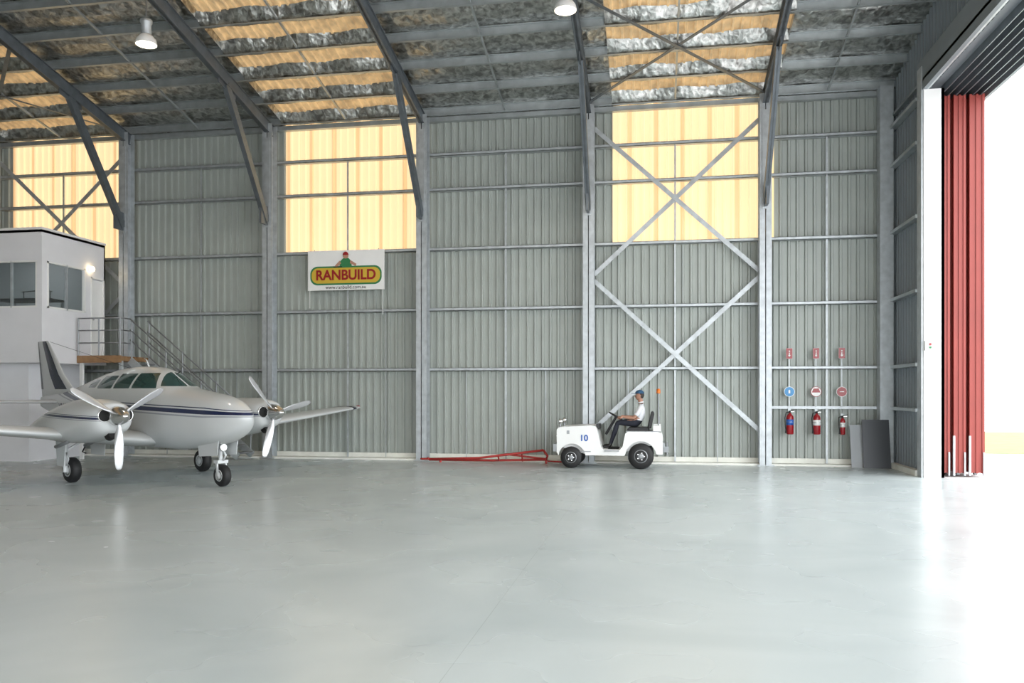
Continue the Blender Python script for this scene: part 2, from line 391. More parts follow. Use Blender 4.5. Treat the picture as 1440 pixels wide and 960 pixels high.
# ------------------------------------------------------------------ steel frame
F=empty('steel_portal_frame')
b=MB()
for x in COLX:
    for sx in (-1,1):
        b.chan((x+sx*0.012,20.63,0),(x+sx*0.012,20.63,zp(20.6)-0.05),0.13,0.30,M_galv,up=(0,1,0),flip=-sx)
    b.box(x-0.2,x+0.2,20.45,20.81,0,0.02,M_galv)
    b.box(x-0.08,x+0.08,20.462,20.478,6.2,8.6,M_galv)
b.box(5.2,5.5,20.5,20.8,0,9.0,M_galv)
b.done('columns',F)
b=MB()
b.box(5.50,5.90,18.30,18.36,0,8.1,M_white); b.box(5.46,5.60,18.33,18.62,0,8.6,M_galv); b.box(5.84,5.90,18.30,18.6,0,8.1,M_galv)
b.done('door_jamb_post',F)
b=MB()
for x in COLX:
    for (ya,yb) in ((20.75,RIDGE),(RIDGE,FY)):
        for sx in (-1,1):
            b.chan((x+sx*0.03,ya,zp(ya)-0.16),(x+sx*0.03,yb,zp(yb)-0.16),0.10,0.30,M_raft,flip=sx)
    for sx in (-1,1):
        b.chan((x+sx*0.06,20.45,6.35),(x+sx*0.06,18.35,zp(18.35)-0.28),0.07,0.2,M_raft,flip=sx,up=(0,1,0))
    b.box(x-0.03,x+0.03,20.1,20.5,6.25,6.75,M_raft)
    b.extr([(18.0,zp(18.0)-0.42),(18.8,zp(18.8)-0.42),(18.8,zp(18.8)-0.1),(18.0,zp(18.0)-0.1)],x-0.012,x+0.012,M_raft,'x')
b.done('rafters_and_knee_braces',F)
b=MB(); y=WY-0.25
while y>FY:
    b.chan((LX,y,zp(y)+0.1),(RX,y,zp(y)+0.1),0.08,0.20,M_galv_d)
    y-=PS
b.done('purlins',F)
b=MB()
mids=[(COLX[i]+COLX[i+1])/2 for i in range(len(COLX)-1)]+[4.07]
for x in mids:
    b.beam((x,20.7,zp(20.7)+0.03),(x,RIDGE,zp(RIDGE)+0.03),0.04,0.05,M_galv_d)
for bx0,bx1 in ((-1.67,2.6),(-18.86,-14.57)):
    for ya in (20.5,16.5,12.5):
        yb=ya-4
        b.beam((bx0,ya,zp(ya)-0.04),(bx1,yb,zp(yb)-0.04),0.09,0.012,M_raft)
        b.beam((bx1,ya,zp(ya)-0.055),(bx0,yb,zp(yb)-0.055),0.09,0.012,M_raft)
b.done('roof_bridging',F)
b=MB(); edges=[LX]+COLX+[5.4]
for i in range(len(edges)-1):
    for z in GIRT:
        b.box(edges[i],edges[i+1],20.78,20.945,z-0.035,z-0.022,M_galv); b.box(edges[i],edges[i+1],20.78,20.79,z-0.035,z+0.045,M_galv); b.box(edges[i],edges[i+1],20.78,20.945,z+0.035,z+0.045,M_galv)
b.box(2.75,5.3,20.80,20.945,1.37,1.44,M_galv)
b.box(LX,RX,20.8,20.945,8.88,9.0,M_galv_d)
for z in [1.4]+GIRT: b.box(5.42,5.565,18.6,20.8,z-0.035,z+0.035,M_galv_d)
b.done('girts',F)
b=MB()
for x in mids: b.beam((x,20.84,0.05),(x,20.84,8.0),0.04,0.03,M_galv,up=(0,1,0))
for x in (-13.5,-11.4,-7.1,-4.9,-2.8,1.5,-0.7):
    b.beam((x,20.90,0.05),(x,20.90,2.37 if x!=-7.1 else 3.9),0.018,0.02,M_galv,up=(0,1,0))
b.done('girt_bridging',F)
b=MB()
for bx0,bx1 in ((-1.55,2.48),(-18.74,-14.69)):
    for z0,z1 in ((0.85,4.6),(4.75,8.45)):
        for (p,q,yy) in (((bx0,z0),(bx1,z1),20.765),((bx0,z1),(bx1,z0),20.745)):
            d=Vector((q[0]-p[0],0,q[1]-p[1])).normalized(); nrm=Vector((-d.z,0,d.x))*0.055
            P=[Vector((p[0],yy,p[1]))-nrm,Vector((q[0],yy,q[1]))-nrm,Vector((q[0],yy,q[1]))+nrm,Vector((p[0],yy,p[1]))+nrm]
            vs=P+[v-Vector((0,0.012,0)) for v in P]
            b.add(vs,[(0,1,2,3),(7,6,5,4),(0,4,5,1),(1,5,6,2),(2,6,7,3),(3,7,4,0)],M_galv)
b.done('cross_bracing',F)
b=MB(); b.box(LX,5.5,20.55,20.99,0,0.045,M_kerb); b.box(LX,5.5,20.90,20.94,0,0.16,M_kerb); b.done('baseboard_back')
b=MB(); b.box(5.42,5.56,18.6,20.9,0,0.12,M_kerb); b.done('baseboard_right')

b=MB()
b.box(5.48,5.56,FY,18.6,8.1,8.75,M_clad_side); b.box(5.48,7.0,FY,21.5,8.28,8.34,M_clad_side); b.box(6.95,7.02,FY,21.5,8.1,8.9,M_clad_side)
for x in (6.07,6.39,6.74):
    b.box(x-0.09,x-0.07,FY,21.5,8.12,8.28,M_raft); b.box(x+0.07,x+0.09,FY,21.5,8.12,8.28,M_raft)
b.box(5.56,5.6,FY,18.6,8.1,8.28,M_galv)
b.done('trim_1')
D=empty('door_1',(6.4,20.6,0))
for k,(x0,x1) in enumerate(((5.95,6.19),(6.27,6.51),(6.59,6.89))):
    b=MB(); x0-=6.4; x1-=6.4; y0=18.85-20.6+0.02*k; y1=y0+3.4; w=x1-x0
    b.box(x0+0.02,x1-0.02,y0+0.02,y1,0.06,8.12,M_reddoor)
    b.box(x0,x0+0.05,y0,y0+0.07,0.05,8.14,M_reddoor); b.box(x1-0.05,x1,y0,y0+0.07,0.05,8.14,M_reddoor)
    b.box(x0+w*0.42,x0+w*0.58,y0+0.0,y0+0.05,0.05,8.14,M_reddoor)
    yy=y0+0.2
    while yy<y1: b.box(x0-0.0,x1,yy,yy+0.05,0.1,8.1,M_reddoor); yy+=0.2
    b.box(x0-0.02,x0+0.02,y0-0.03,y0+0.02,0.0,0.85,M_galv); b.box(x1-0.04,x1-0.01,y0-0.03,y0+0.02,0.0,0.5,M_galv)
    b.cyl((x0+w*.5-0.03,y0+0.12,0.06),(x0+w*.5+0.03,y0+0.12,0.06),0.06,M_galv)
    b.done('leaf_%d'%(k+1),D)
SW=empty('door_control_box',(5.6,18.26,2.75)); b=MB(); b.box(-0.09,0.09,-0.04,0.04,-0.1,0.1,M_white); b.box(-0.02,0.02,-0.06,-0.04,0.0,0.05,M_redext); b.box(-0.02,0.02,-0.06,-0.04,-0.06,-0.02,M_green); b.done('box',SW)

# ------------------------------------------------------------------ office mezzanine
O=empty('mezzanine_office',(-15.1,18.06,0))
b=MB(); W=0.1
ox,oy=-15.1,18.06
def ob(x0,x1,y0,y1,z0,z1,m): b.box(x0-ox,x1-ox,y0-oy,y1-oy,z0,z1,m)
OX0=-19.8; OY1=20.44; zt=5.84; zf=2.72
ob(OX0,-17.4,oy,oy+W,zf,zt,M_office); ob(-15.24,ox,oy,oy+W,zf,zt,M_office)
ob(-17.4,-15.24,oy,oy+W,zf,3.9,M_office); ob(-17.4,-15.24,oy,oy+W,5.08,zt,M_office)
ob(ox-W,ox,oy+W,18.24,zf,zt,M_office); ob(ox-W,ox,18.24,19.62,zf,3.9,M_office); ob(ox-W,ox,18.24,19.62,5.08,zt,M_office)
ob(ox-W,ox,19.62,19.88,zf,zt,M_office); ob(ox-W,ox,19.88,20.38,4.85,zt,M_office); ob(ox-W,ox,20.38,OY1,zf,zt,M_office)
ob(OX0,ox,OY1-0.05,OY1,zf,zt,M_int); ob(OX0,OX0+W,oy,OY1,zf,zt,M_office)
ob(OX0,ox,oy,OY1,zt-0.06,zt,M_office); ob(OX0-0.0,ox+0.04,oy-0.04,OY1,zf-0.2,zf+0.02,M_office)
ob(OX0,ox+0.03,oy-0.03,OY1,zt,zt+0.06,M_white)
ob(OX0,-15.8,18.45,OY1,0,zf-0.2,M_office)
b.done('shell',O)
b=MB()
def fr(x0,x1,y,z0,z1,n):
    t=0.045
    b.box(x0-ox,x1-ox,y-oy-0.02,y-oy+0.05,z0,z0+t,M_white); b.box(x0-ox,x1-ox,y-oy-0.02,y-oy+0.05,z1-t,z1,M_white)
    for i in range(n+1):
        xx=x0+(x1-x0)*i/n; b.box(xx-ox-t/2,xx-ox+t/2,y-oy-0.02,y-oy+0.05,z0,z1,M_white if i in(0,n) else M_galv)
fr(-17.4,-15.26,18.08,3.9,5.08,3)
t=0.045
b.box(-0.05,0.02,0.18,1.56,3.9,3.9+t,M_white); b.box(-0.05,0.02,0.18,1.56,5.08-t,5.08,M_white)
for yy in (0.18,0.85,1.52): b.box(-0.05,0.02,yy,yy+t,3.9,5.08,M_white if yy in(0.18,1.52) else M_galv)
b.done('window_frames',O)
g=bpy.data.materials.new('office_glass'); g.use_nodes=True
gb=g.node_tree.nodes['Principled BSDF']; gb.inputs['Base Color'].default_value=(0.75,0.82,0.82,1); gb.inputs['Transmission Weight'].default_value=0.95; gb.inputs['Roughness'].default_value=0.03; gb.inputs['IOR'].default_value=1.15
b=MB(); b.box(-2.3,-0.16,0.045,0.05,3.94,5.04,g); b.box(-0.05,-0.045,0.22,1.54,3.94,5.04,g); b.done('glazing',O)
b=MB()
b.box(-0.09,-0.04,1.83,2.31,2.76,4.84,M_white); b.box(-0.03,0.015,1.80,1.84,2.74,4.9,M_white); b.box(-0.03,0.015,2.30,2.34,2.74,4.9,M_white); b.box(-0.03,0.015,1.80,2.34,4.86,4.9,M_white)
b.cyl((-0.04,1.88,3.75),(0.03,1.88,3.75),0.025,M_chrome)
b.done('office_door',O)
b=MB()
b.box(-2.2,-0.6,0.9,1.6,4.2,4.25,M_black)
for xx,yy in ((-2.15,0.95),(-0.68,0.95),(-2.15,1.52),(-0.68,1.52)): b.box(xx,xx+0.05,yy,yy+0.05,zf,4.2,M_rail)
b.tube([(-1.6,1.2,4.45),(-1.0,1.25,4.5),(-0.7,1.2,4.45)],0.015,M_black)
b.cyl((-1.55,1.2,4.25),(-1.55,1.2,4.46),0.012,M_black,n=8); b.cyl((-0.75,1.2,4.25),(-0.75,1.2,4.46),0.012,M_black,n=8)
b.done('desk',O)
b=MB(); b.ball((0.08,1.74,5.1),0.075,M_globe); b.cyl((-0.0,1.74,5.1),(0.04,1.74,5.1),0.05,M_white); b.done('wall_globe_lamp',O)
l=bpy.data.lights.new('office_fill_light','AREA'); l.energy=15; l.size=1.2; lo=bpy.data.objects.new('office_fill_light',l); scene.collection.objects.link(lo); lo.parent=O; lo.location=(-1.6,1.2,5.7)  # fill light without a fitting, added to brighten the office interior

S=empty('landing_and_stairs',(-15.06,19.2,0))
b=MB()
b.box(0.02,1.3,0.08,1.22,2.60,2.68,M_wood)
for k in range(9): b.box(0.02,1.3,0.08+k*0.127,0.08+k*0.127+0.115,2.68,2.72,M_wood)
b.box(0.02,1.3,0.04,0.08,2.55,2.74,M_wood); b.box(0.05,0.13,0.10,0.18,0,2.6,M_white); b.box(1.2,1.28,0.10,0.18,0,2.6,M_galv)
b.done('deck',S)
b=MB(); L=3.1; n=14
for yy in (0.42,1.18): b.beam((1.3,yy,2.62),(1.3+L,yy,0.1),0.04,0.2,M_galv)
for k in range(n):
    x=1.3+L*(k+0.5)/n; z=2.7-2.7*(k+1)/(n+1); b.box(x-0.13,x+0.13,0.44,1.16,z-0.02,z+0.02,M_rail)
for yy in (0.42,1.18):
    for h in (0.45,0.72,1.0): b.tube([(1.3,yy,2.72+h),(1.3+L,yy,0.15+h)],0.018,M_rail)
    for k in range(4):
        x=1.35+L*k/3.1; z=2.68-2.5*(k/3.1); b.cyl((x,yy,z-0.05),(x,yy,z+1.0),0.02,M_rail)
for h in (0.35,0.68,1.0): b.tube([(0.04,0.06,2.72+h),(1.28,0.06,2.72+h),(1.3,0.42,2.72+h)],0.018,M_rail)
for x in (0.05,0.65,1.27): b.cyl((x,0.06,2.6),(x,0.06,3.72),0.02,M_rail)
b.done('stairs_and_railing',S)

# ------------------------------------------------------------------ company sign
G=empty('company_sign',(-8.15,20.70,5.03))
b=MB(); b.box(-1.07,1.07,0.0,0.03,-0.53,0.53,M_white); b.done('board',G)
def pill(w,h,r,n=10):
    pts=[]
    for cx,cy,a0 in ((w-r,h-r,0),(-(w-r),h-r,90),(-(w-r),-(h-r),180),(w-r,-(h-r),270)):
        for k in range(n+1):
            a=math.radians(a0+90*k/n); pts.append((cx+r*math.cos(a),cy+r*math.sin(a)))
    return pts
b=MB(); zc=-0.14
b.extr([(x,z+zc) for x,z in pill(1.0,0.25,0.2)],-0.006,0.0,M_green); b.extr([(x,z+zc) for x,z in pill(0.96,0.205,0.18)],-0.012,-0.006,M_yellow)
b.extr([(-0.17,0.1),(0.17,0.1),(0.15,0.24),(0.08,0.32),(-0.06,0.32),(-0.15,0.24)],-0.014,-0.0,M_green)
b.extr([(-0.17,0.25),(-0.3,0.12),(-0.26,0.08),(-0.12,0.18)],-0.016,0,M_skin); b.extr([(0.14,0.26),(0.3,0.16),(0.28,0.1),(0.12,0.18)],-0.016,0,M_skin)
b.extr([(0.075*math.cos(t),0.375+0.07*math.sin(t)) for t in [k*math.pi/8 for k in range(16)]],-0.018,0,M_skin)
b.extr([(-0.09,0.40)]+[(0.08*math.cos(t),0.40+0.09*math.sin(t)) for t in [math.pi-k*math.pi/8 for k in range(9)]]+[(0.14,0.40)],-0.02,0,M_redext)
b.extr([(-0.34,0.08),(-0.1,0.08),(-0.1,0.10),(-0.34,0.10)],-0.02,0,M_dark)
b.done('logo',G)
text('lettering','RANBUILD',G,(0,-0.016,zc),(math.pi/2,0,0),0.37,M_sredd,0.004,sx=0.95,bold=0.010)
text('web_address','www.ranbuild.com.au',G,(0,-0.004,-0.455),(math.pi/2,0,0),0.13,M_dark,0.002)
b=MB()
for x,z in ((-1.02,-1.0),(1.03,-1.2)): b.cyl((x,0.01,-0.5),(x,0.01,z),0.008,M_white,n=6)
for x in (-0.9,0.9): b.cyl((x,0.015,0.5),(x,0.05,0.56),0.012,M_rail,n=6)
b.done('ties',G)

# ------------------------------------------------------------------ high bay lamps
for i,x in enumerate((-10.29,-1.67)):
    y=15.2; e=empty('high_bay_lamp' if i==0 else 'high_bay_lamp.001',(x,y,8.9)); b=MB()
    b.lathe([(0.21,0.0),(0.215,0.01),(0.19,0.10),(0.13,0.18),(0.1,0.2)],(0,0,0),(0,0,1),M_white)
    b.lathe([(0.0,-0.015),(0.14,-0.012),(0.2,0.0),(0.2,0.005)],(0,0,-0.004),(0,0,1),M_lens)
    b.lathe([(0.09,0.2),(0.10,0.23),(0.10,0.42),(0.12,0.44),(0.12,0.5),(0.03,0.53)],(0,0,0),(0,0,1),M_galv)
    zt_=zp(y)-0.31-8.9; b.cyl((0,0,0.5),(0,0,zt_+0.01),0.012,M_rail,n=8)
    b.box(-0.12,0.12,-0.05,0.05,zt_-0.03,zt_,M_galv)
    b.done('housing',e)
    l=bpy.data.lights.new('lamp_bulb','SPOT'); l.energy=150; l.color=(1,0.9,0.75); l.spot_size=2.4; l.shadow_soft_size=0.15
    lo=bpy.data.objects.new('lamp_bulb',l); scene.collection.objects.link(lo); lo.parent=e; lo.location=(0,0,-0.05)

# ------------------------------------------------------------------ extinguishers + signs
for i,(x,s) in enumerate(((3.19,1.0),(3.81,0.98),(4.40,0.8))):
    e=empty('fire_extinguisher' if i==0 else 'fire_extinguisher.%03d'%i,(x,20.68,0.76)); b=MB(); r=0.088*s if i<2 else 0.06
    h=0.5*s
    b.lathe([(r*0.85,0),(r,0.02),(r,h*0.8),(r*0.85,h*0.9),(r*0.4,h*0.98),(r*0.3,h*1.04)],(0,0,0),(0,0,1),M_redext)
    b.lathe([(r*1.01,h*0.45),(r*1.015,h*0.45),(r*1.015,h*0.72),(r*1.01,h*0.72)],(0,0,0),(0,0,1),M_white if i!=0 else M_blue)
    b.cyl((0,0,h*1.0),(0,0,h*1.12),0.025,M_black); b.beam((-0.02,0,h*1.12),(0.11,0,h*1.2),0.02,0.012,M_black); b.beam((-0.02,0,h*1.08),(0.1,0,h*1.1),0.02,0.012,M_chrome)
    b.tube([(-0.02,0,h*1.08),(-0.09,-0.02,h*1.05),(-r-0.03,-0.02,h*0.8),(-r-0.02,-0.02,h*0.4),(-r-0.01,-0.02,h*0.2)],0.012,M_black)
    b.cyl((-r-0.01,-0.02,h*0.22),(-r-0.005,-0.02,h*0.05),0.014,M_black,r2=0.028)
    b.box(-0.03,0.03,r-0.01,0.12,h*0.8,h*1.25,M_galv); b.torus((0,0,h*0.6),(0,0,1),r+0.003,0.005,M_chrome)
    b.done('cylinder',e)
    e=empty('round_fire_sign' if i==0 else 'round_fire_sign.%03d'%i,(x,20.77,1.79)); b=MB()
    main=(M_lblue,M_white,M_redext)[i]
    b.cyl((0,0.01,0),(0,-0.005,0),0.125,M_redext if i==1 else M_white,n=32); b.cyl((0,0,0),(0,-0.010,0),0.113,main,n=32)
    if i==0: b.extr([(-0.02,-0.04),(0.02,-0.04),(0.02,0.03),(0.0,0.05),(-0.02,0.03)],-0.014,-0.005,M_white)
    if i==1: b.extr([(-0.1,-0.02),(0.1,-0.02),(0.06,0.08),(-0.06,0.08)],-0.014,-0.005,M_redext)
    if i==2: b.box(-0.05,0.05,-0.014,-0.005,-0.008,0.008,M_white)
    b.box(-0.01,0.01,0.0,0.01,-0.38,0.55,M_galv)
    b.done('disc',e)
    e=empty('fire_arrow_sign' if i==0 else 'fire_arrow_sign.%03d'%i,(x,20.77,2.72)); b=MB()
    b.box(-0.075,0.075,0.0,0.01,-0.13,0.13,M_white); b.box(-0.072,0.072,-0.005,0.0,-0.126,0.126,M_redext)
    b.extr([(0.0,-0.09),(0.03,-0.04),(0.01,-0.04),(0.01,0.02),(-0.01,0.02),(-0.01,-0.04),(-0.03,-0.04)],-0.01,-0.004,M_white)
    b.extr([(-0.012,0.04),(0.012,0.04),(0.012,0.07),(-0.012,0.07)],-0.01,-0.004,M_white); b.box(-0.01,0.01,0.0,0.008,-0.32,0.1,M_galv)
    b.done('plate',e)
HEX=[(0,1,2,3),(7,6,5,4),(0,4,5,1),(1,5,6,2),(2,6,7,3),(3,7,4,0)]
e=empty('leaning_board',(5.10,20.40,0)); b=MB()
b.add([(-0.31,-0.12,0.0),(0.29,-0.12,0),(0.29,0.09,1.13),(-0.31,0.09,1.13),(-0.31,-0.10,0),(0.29,-0.10,0),(0.29,0.11,1.13),(-0.31,0.11,1.13)],HEX,M_board_d)
b.done('panel',e)
e=empty('leaning_board.001',(4.70,20.40,0)); b=MB()
b.add([(-0.16,-0.02,0.0),(0.2,-0.02,0),(0.2,0.20,1.0),(-0.16,0.20,1.0),(-0.16,0.0,0),(0.2,0.0,0),(0.2,0.22,1.0),(-0.16,0.22,1.0)],HEX,M_board_l)
b.done('panel',e)

e=empty('aircraft_tow_bar',(-4.2,20.1,0)); b=MB()
b.tube([(-1.5,0,0.08),(-0.2,0.05,0.12),(1.45,0.0,0.34)],0.03,M_red)
b.tube([(-1.5,0.1,0.06),(0.1,0.2,0.05),(1.5,0.12,0.10)],0.03,M_red)
b.tube([(-0.3,0.08,0.1),(0.5,0.1,0.22),(1.5,0.05,0.12)],0.025,M_red)
b.tube([(1.45,0,0.34),(1.55,0.0,0.2),(1.5,0.12,0.1)],0.028,M_red)
b.tube([(-1.5,-0.05,0.1),(-1.5,0.15,0.05)],0.03,M_red)
for x,z in ((-0.6,0.12),(0.3,0.18),(0.9,0.24)): b.cyl((x,0.03,z-0.01),(x,0.14,0.05),0.02,M_red)
b.torus((-1.62,0.05,0.08),(0,0,1),0.09,0.02,M_red)
b.cyl((1.5,0.12,0.1),(1.5,0.12,0.0),0.03,M_red); b.cyl((-1.2,0.05,0.08),(-1.2,0.05,0.0),0.03,M_red)
b.tube([(1.5,0.12,0.06),(1.9,0.1,0.05),(2.3,0.12,0.05)],0.02,M_red)
b.done('bars',e)

# ------------------------------------------------------------------ tow tractor
TX,TY=-1.07,19.72
T=empty('tow_tractor',(TX,TY,0))
b=MB()
def arc(cx,cz,r,a0,a1,n=14): return [(cx+r*math.cos(math.radians(a0+(a1-a0)*k/n)),cz+r*math.sin(math.radians(a0+(a1-a0)*k/n))) for k in range(n+1)]
prof=[(-1.24,0.36),(-1.24,0.90),(-1.20,0.95),(-1.12,0.965),(-0.42,1.0),(-0.34,0.98),(-0.30,0.92),(-0.20,0.50),(-0.15,0.44),(0.24,0.44),(0.30,0.52),(0.36,0.82),(0.42,0.86),(1.12,0.86),(1.20,0.82),(1.22,0.74),(1.22,0.34)]
prof+=arc(0.72,0.28,0.36,10,170)+[(0.34,0.30),(-0.56,0.30)]+arc(-0.88,0.25,0.32,8,172)
b.extr(prof,-0.55,-0.42,M_white); b.extr(prof,0.42,0.55,M_white)
inner=[(-1.22,0.5),(-1.24,0.90),(-1.20,0.95),(-1.12,0.965),(-0.42,1.0),(-0.34,0.98),(-0.30,0.92),(-0.20,0.50),(-0.15,0.44),(0.24,0.44),(0.30,0.52),(0.36,0.82),(0.42,0.86),(1.12,0.86),(1.20,0.82),(1.22,0.6),(0.34,0.38),(0.3,0.3),(-0.5,0.3)]
b.extr(inner,-0.42,0.42,M_white)
b.done('body',T,bevel=0.012)
b=MB()
for cx,r,w in ((-0.90,0.25,0.18),(0.72,0.295,0.22)):
    for s in (-1,1):
        yo=s*0.60
        b.lathe([(r*0.55,-w/2),(r*0.92,-w/2),(r,-w*0.32),(r,w*0.32),(r*0.92,w/2),(r*0.55,w/2)],(cx,yo-s*w/2,r),(0,1,0),M_black,n=32)
        b.lathe([(r*0.56,0.0),(r*0.52,s*0.03),(r*0.34,s*-0.005),(r*0.2,s*0.03),(r*0.12,s*0.035)],(cx,yo-s*0.02,r),(0,1,0),M_rail,n=24)
        for k in range(5):
            a=k*2*math.pi/5; b.cyl((cx+r*0.27*math.cos(a),yo,r+r*0.27*math.sin(a)),(cx+r*0.27*math.cos(a),yo+s*0.015,r+r*0.27*math.sin(a)),0.014,M_chrome,n=6)
    b.cyl((cx,-0.5,r),(cx,0.5,r),0.04,M_rail)
b.done('wheels',T)
b=MB()
b.box(-1.33,-1.24,-0.5,0.5,0.38,0.56,M_rail); b.box(-1.38,-1.33,-0.08,0.08,0.42,0.52,M_rail)
for s in (-1,1):
    b.cyl((-1.17,s*0.42,0.95),(-1.17,s*0.42,1.05),0.02,M_rail); b.lathe([(0.0,0),(0.05,0.02),(0.065,0.09),(0.06,0.1)],(-1.10,s*0.42,1.09),(-1,0,0),M_chrome)
    b.cyl((-1.245,s*0.36,0.74),(-1.26,s*0.36,0.74),0.07,M_chrome)
for k in range(7): b.box(-1.25,-1.235,-0.25,0.25,0.60+k*0.04,0.615+k*0.04,M_dark)
b.box(-1.0,-0.94,-0.556,-0.55,0.80,0.88,M_rail)
b.box(-0.78,-0.44,-0.556,-0.55,0.38,0.40,M_rail); b.box(-0.12,0.22,-0.60,-0.55,0.40,0.43,M_rail)
b.box(0.38,1.15,-0.53,0.53,0.86,0.875,M_rail)
b.box(-0.05,0.2,-0.4,0.4,0.44,0.452,M_black)
b.box(1.22,1.36,-0.1,0.1,0.36,0.5,M_rail); b.cyl((1.32,0,0.3),(1.32,0,0.6),0.025,M_rail); b.box(1.22,1.27,-0.4,0.4,0.5,0.6,M_rail)
b.box(1.0,1.18,-0.45,-0.2,0.875,1.0,M_white); b.box(1.0,1.18,0.1,0.45,0.875,1.02,M_white)
b.cyl((1.12,-0.30,1.0),(1.12,-0.30,1.75),0.013,M_rail,n=8); b.cyl((1.14,0.2,0.9),(1.14,0.2,1.2),0.02,M_rail,n=8)
b.lathe([(0.045,0.0),(0.05,0.02),(0.045,0.09),(0.02,0.11)],(1.12,-0.30,1.75),(0,0,1),M_orange)
b.done('fittings',T)
b=MB()
b.extr([(0.42,0.86),(0.90,0.86),(0.92,0.93),(0.86,0.955),(0.46,0.955),(0.40,0.92)],-0.26,0.26,M_vinyl)
b.extr([(0.86,0.93),(0.96,0.93),(1.03,1.28),(1.0,1.33),(0.95,1.32),(0.90,1.1)],-0.26,0.26,M_vinyl)
b.done('seat',T,bevel=0.02)
b=MB()
ax=Vector((0.5,0,0.87)).normalized(); cw=Vector((0.13,0,1.20))
b.torus(cw,ax,0.19,0.014,M_black); b.cyl(cw-ax*0.5,cw,0.03,M_vinyl); b.lathe([(0.05,-0.03),(0.05,0.0),(0.02,0.012)],cw,ax,M_black)
v=Vector((0.87,0,-0.5))
for a in (90,210,330):
    r_=math.radians(a); dd=Vector((0,1,0))*math.sin(r_+0.5)+v*math.cos(r_+0.5); b.cyl(cw,cw+dd*0.185,0.01,M_black,n=8)
b.tube([(0.0,-0.2,0.9),(0.1,-0.22,1.02)],0.01,M_rail); b.box(-0.33,-0.25,-0.3,0.3,0.9,1.02,M_vinyl)
b.done('steering_wheel',T)
text('fleet_number','10',T,(-0.60,-0.553,0.70),(math.pi/2,0,0),0.2,M_blue,0.003,bold=0.006)

# ------------------------------------------------------------------ driver
P=empty('tractor_driver',(TX,TY,0))
V=[];E=[];R=[];LAB=[]
def jv(co,r): V.append(co); R.append(r if hasattr(r,'__len__') else (r,r)); return len(V)-1
def je(a,c,l): E.append((a,c)); LAB.append(l)
pel=jv((0.70,0,1.05),(0.15,0.12)); sp1=jv((0.73,0,1.18),(0.15,0.12)); ch=jv((0.735,0,1.38),(0.16,0.125)); nb=jv((0.715,0,1.50),(0.078,0.078)); nk=jv((0.70,0,1.57),(0.058,0.058)); hd=jv((0.685,0,1.66),(0.07,0.07))
je(pel,sp1,'shirt'); je(sp1,ch,'shirt'); je(ch,nb,'shirt'); je(nb,nk,'skin'); je(nk,hd,'skin')
for s in (-1,1):
    sh=jv((0.73,s*0.17,1.445),0.074); ua=jv((0.66,s*0.215,1.32),0.058); el=jv((0.56,s*0.235,1.17),0.046); fa=jv((0.42,s*0.22,1.18),0.043); wr=jv((0.285,s*0.195,1.20),0.028); pm=jv((0.235,s*0.185,1.205),0.030)
    je(ch,sh,'shirt'); je(sh,ua,'shirt'); je(ua,el,'sleeve'); je(el,fa,'skin'); je(fa,wr,'skin'); je(wr,pm,'skin')
    hp=jv((0.62,s*0.10,1.035),0.098); th=jv((0.38,s*0.13,1.055),0.085); kn=jv((0.16,s*0.15,1.055),0.064); cf=jv((0.10,s*0.15,0.85),0.058); an=jv((0.00,s*0.15,0.56),0.040); he=jv((-0.02,s*0.15,0.50),0.045); to=jv((-0.19,s*0.16,0.485),0.036)
    je(pel,hp,'tr'); je(hp,th,'tr'); je(th,kn,'tr'); je(kn,cf,'tr'); je(cf,an,'tr'); je(an,he,'shoe'); je(he,to,'shoe')
me=bpy.data.meshes.new('body_skel'); me.from_pydata(V,E,[]); tmp=bpy.data.objects.new('tmp_body',me); scene.collection.objects.link(tmp)
md=tmp.modifiers.new('skin','SKIN'); md.use_smooth_shade=True; md.branch_smoothing=0.6
for i,r in enumerate(R): me.skin_vertices[0].data[i].radius=r
me.skin_vertices[0].data[0].use_root=True
sb=tmp.modifiers.new('sub','SUBSURF'); sb.levels=4; sb.render_levels=4
dg=bpy.context.evaluated_depsgraph_get(); dg.update()
bm_=bpy.data.meshes.new_from_object(tmp.evaluated_get(dg)); bpy.data.objects.remove(tmp)
bm_.name='body'; bm_.materials.clear()
for m in [M_shirt,M_skin,M_trouser,M_shoe]: bm_.materials.append(m)
idx={'shirt':0,'sleeve':0,'skin':1,'tr':2,'shoe':3}
def segd(p,a,c):
    ab=c-a; t=max(0,min(1,(p-a).dot(ab)/ab.length_squared)); return (p-(a+ab*t)).length,t
VV=[Vector(v_) for v_ in V]
for f in bm_.polygons:
    best=9;lab='shirt';tt=0
    for (a,c),l in zip(E,LAB):
        d,t=segd(f.center,VV[a],VV[c])
        if d<best: best=d;lab=l;tt=t
    if lab=='sleeve' and tt>0.6: lab='skin'
    if lab in('shirt','tr') and f.center.x>0.5:   # clean waistline
        lab='shirt' if f.center.z>1.105+(f.center.x-0.7)*-0.25 else 'tr'
    f.material_index=idx[lab]; f.use_smooth=True
bo=bpy.data.objects.new('body',bm_); scene.collection.objects.link(bo); bo.parent=P
b=MB(); hc=Vector((0.675,0,1.70)); n=32;k=24; rings=[]
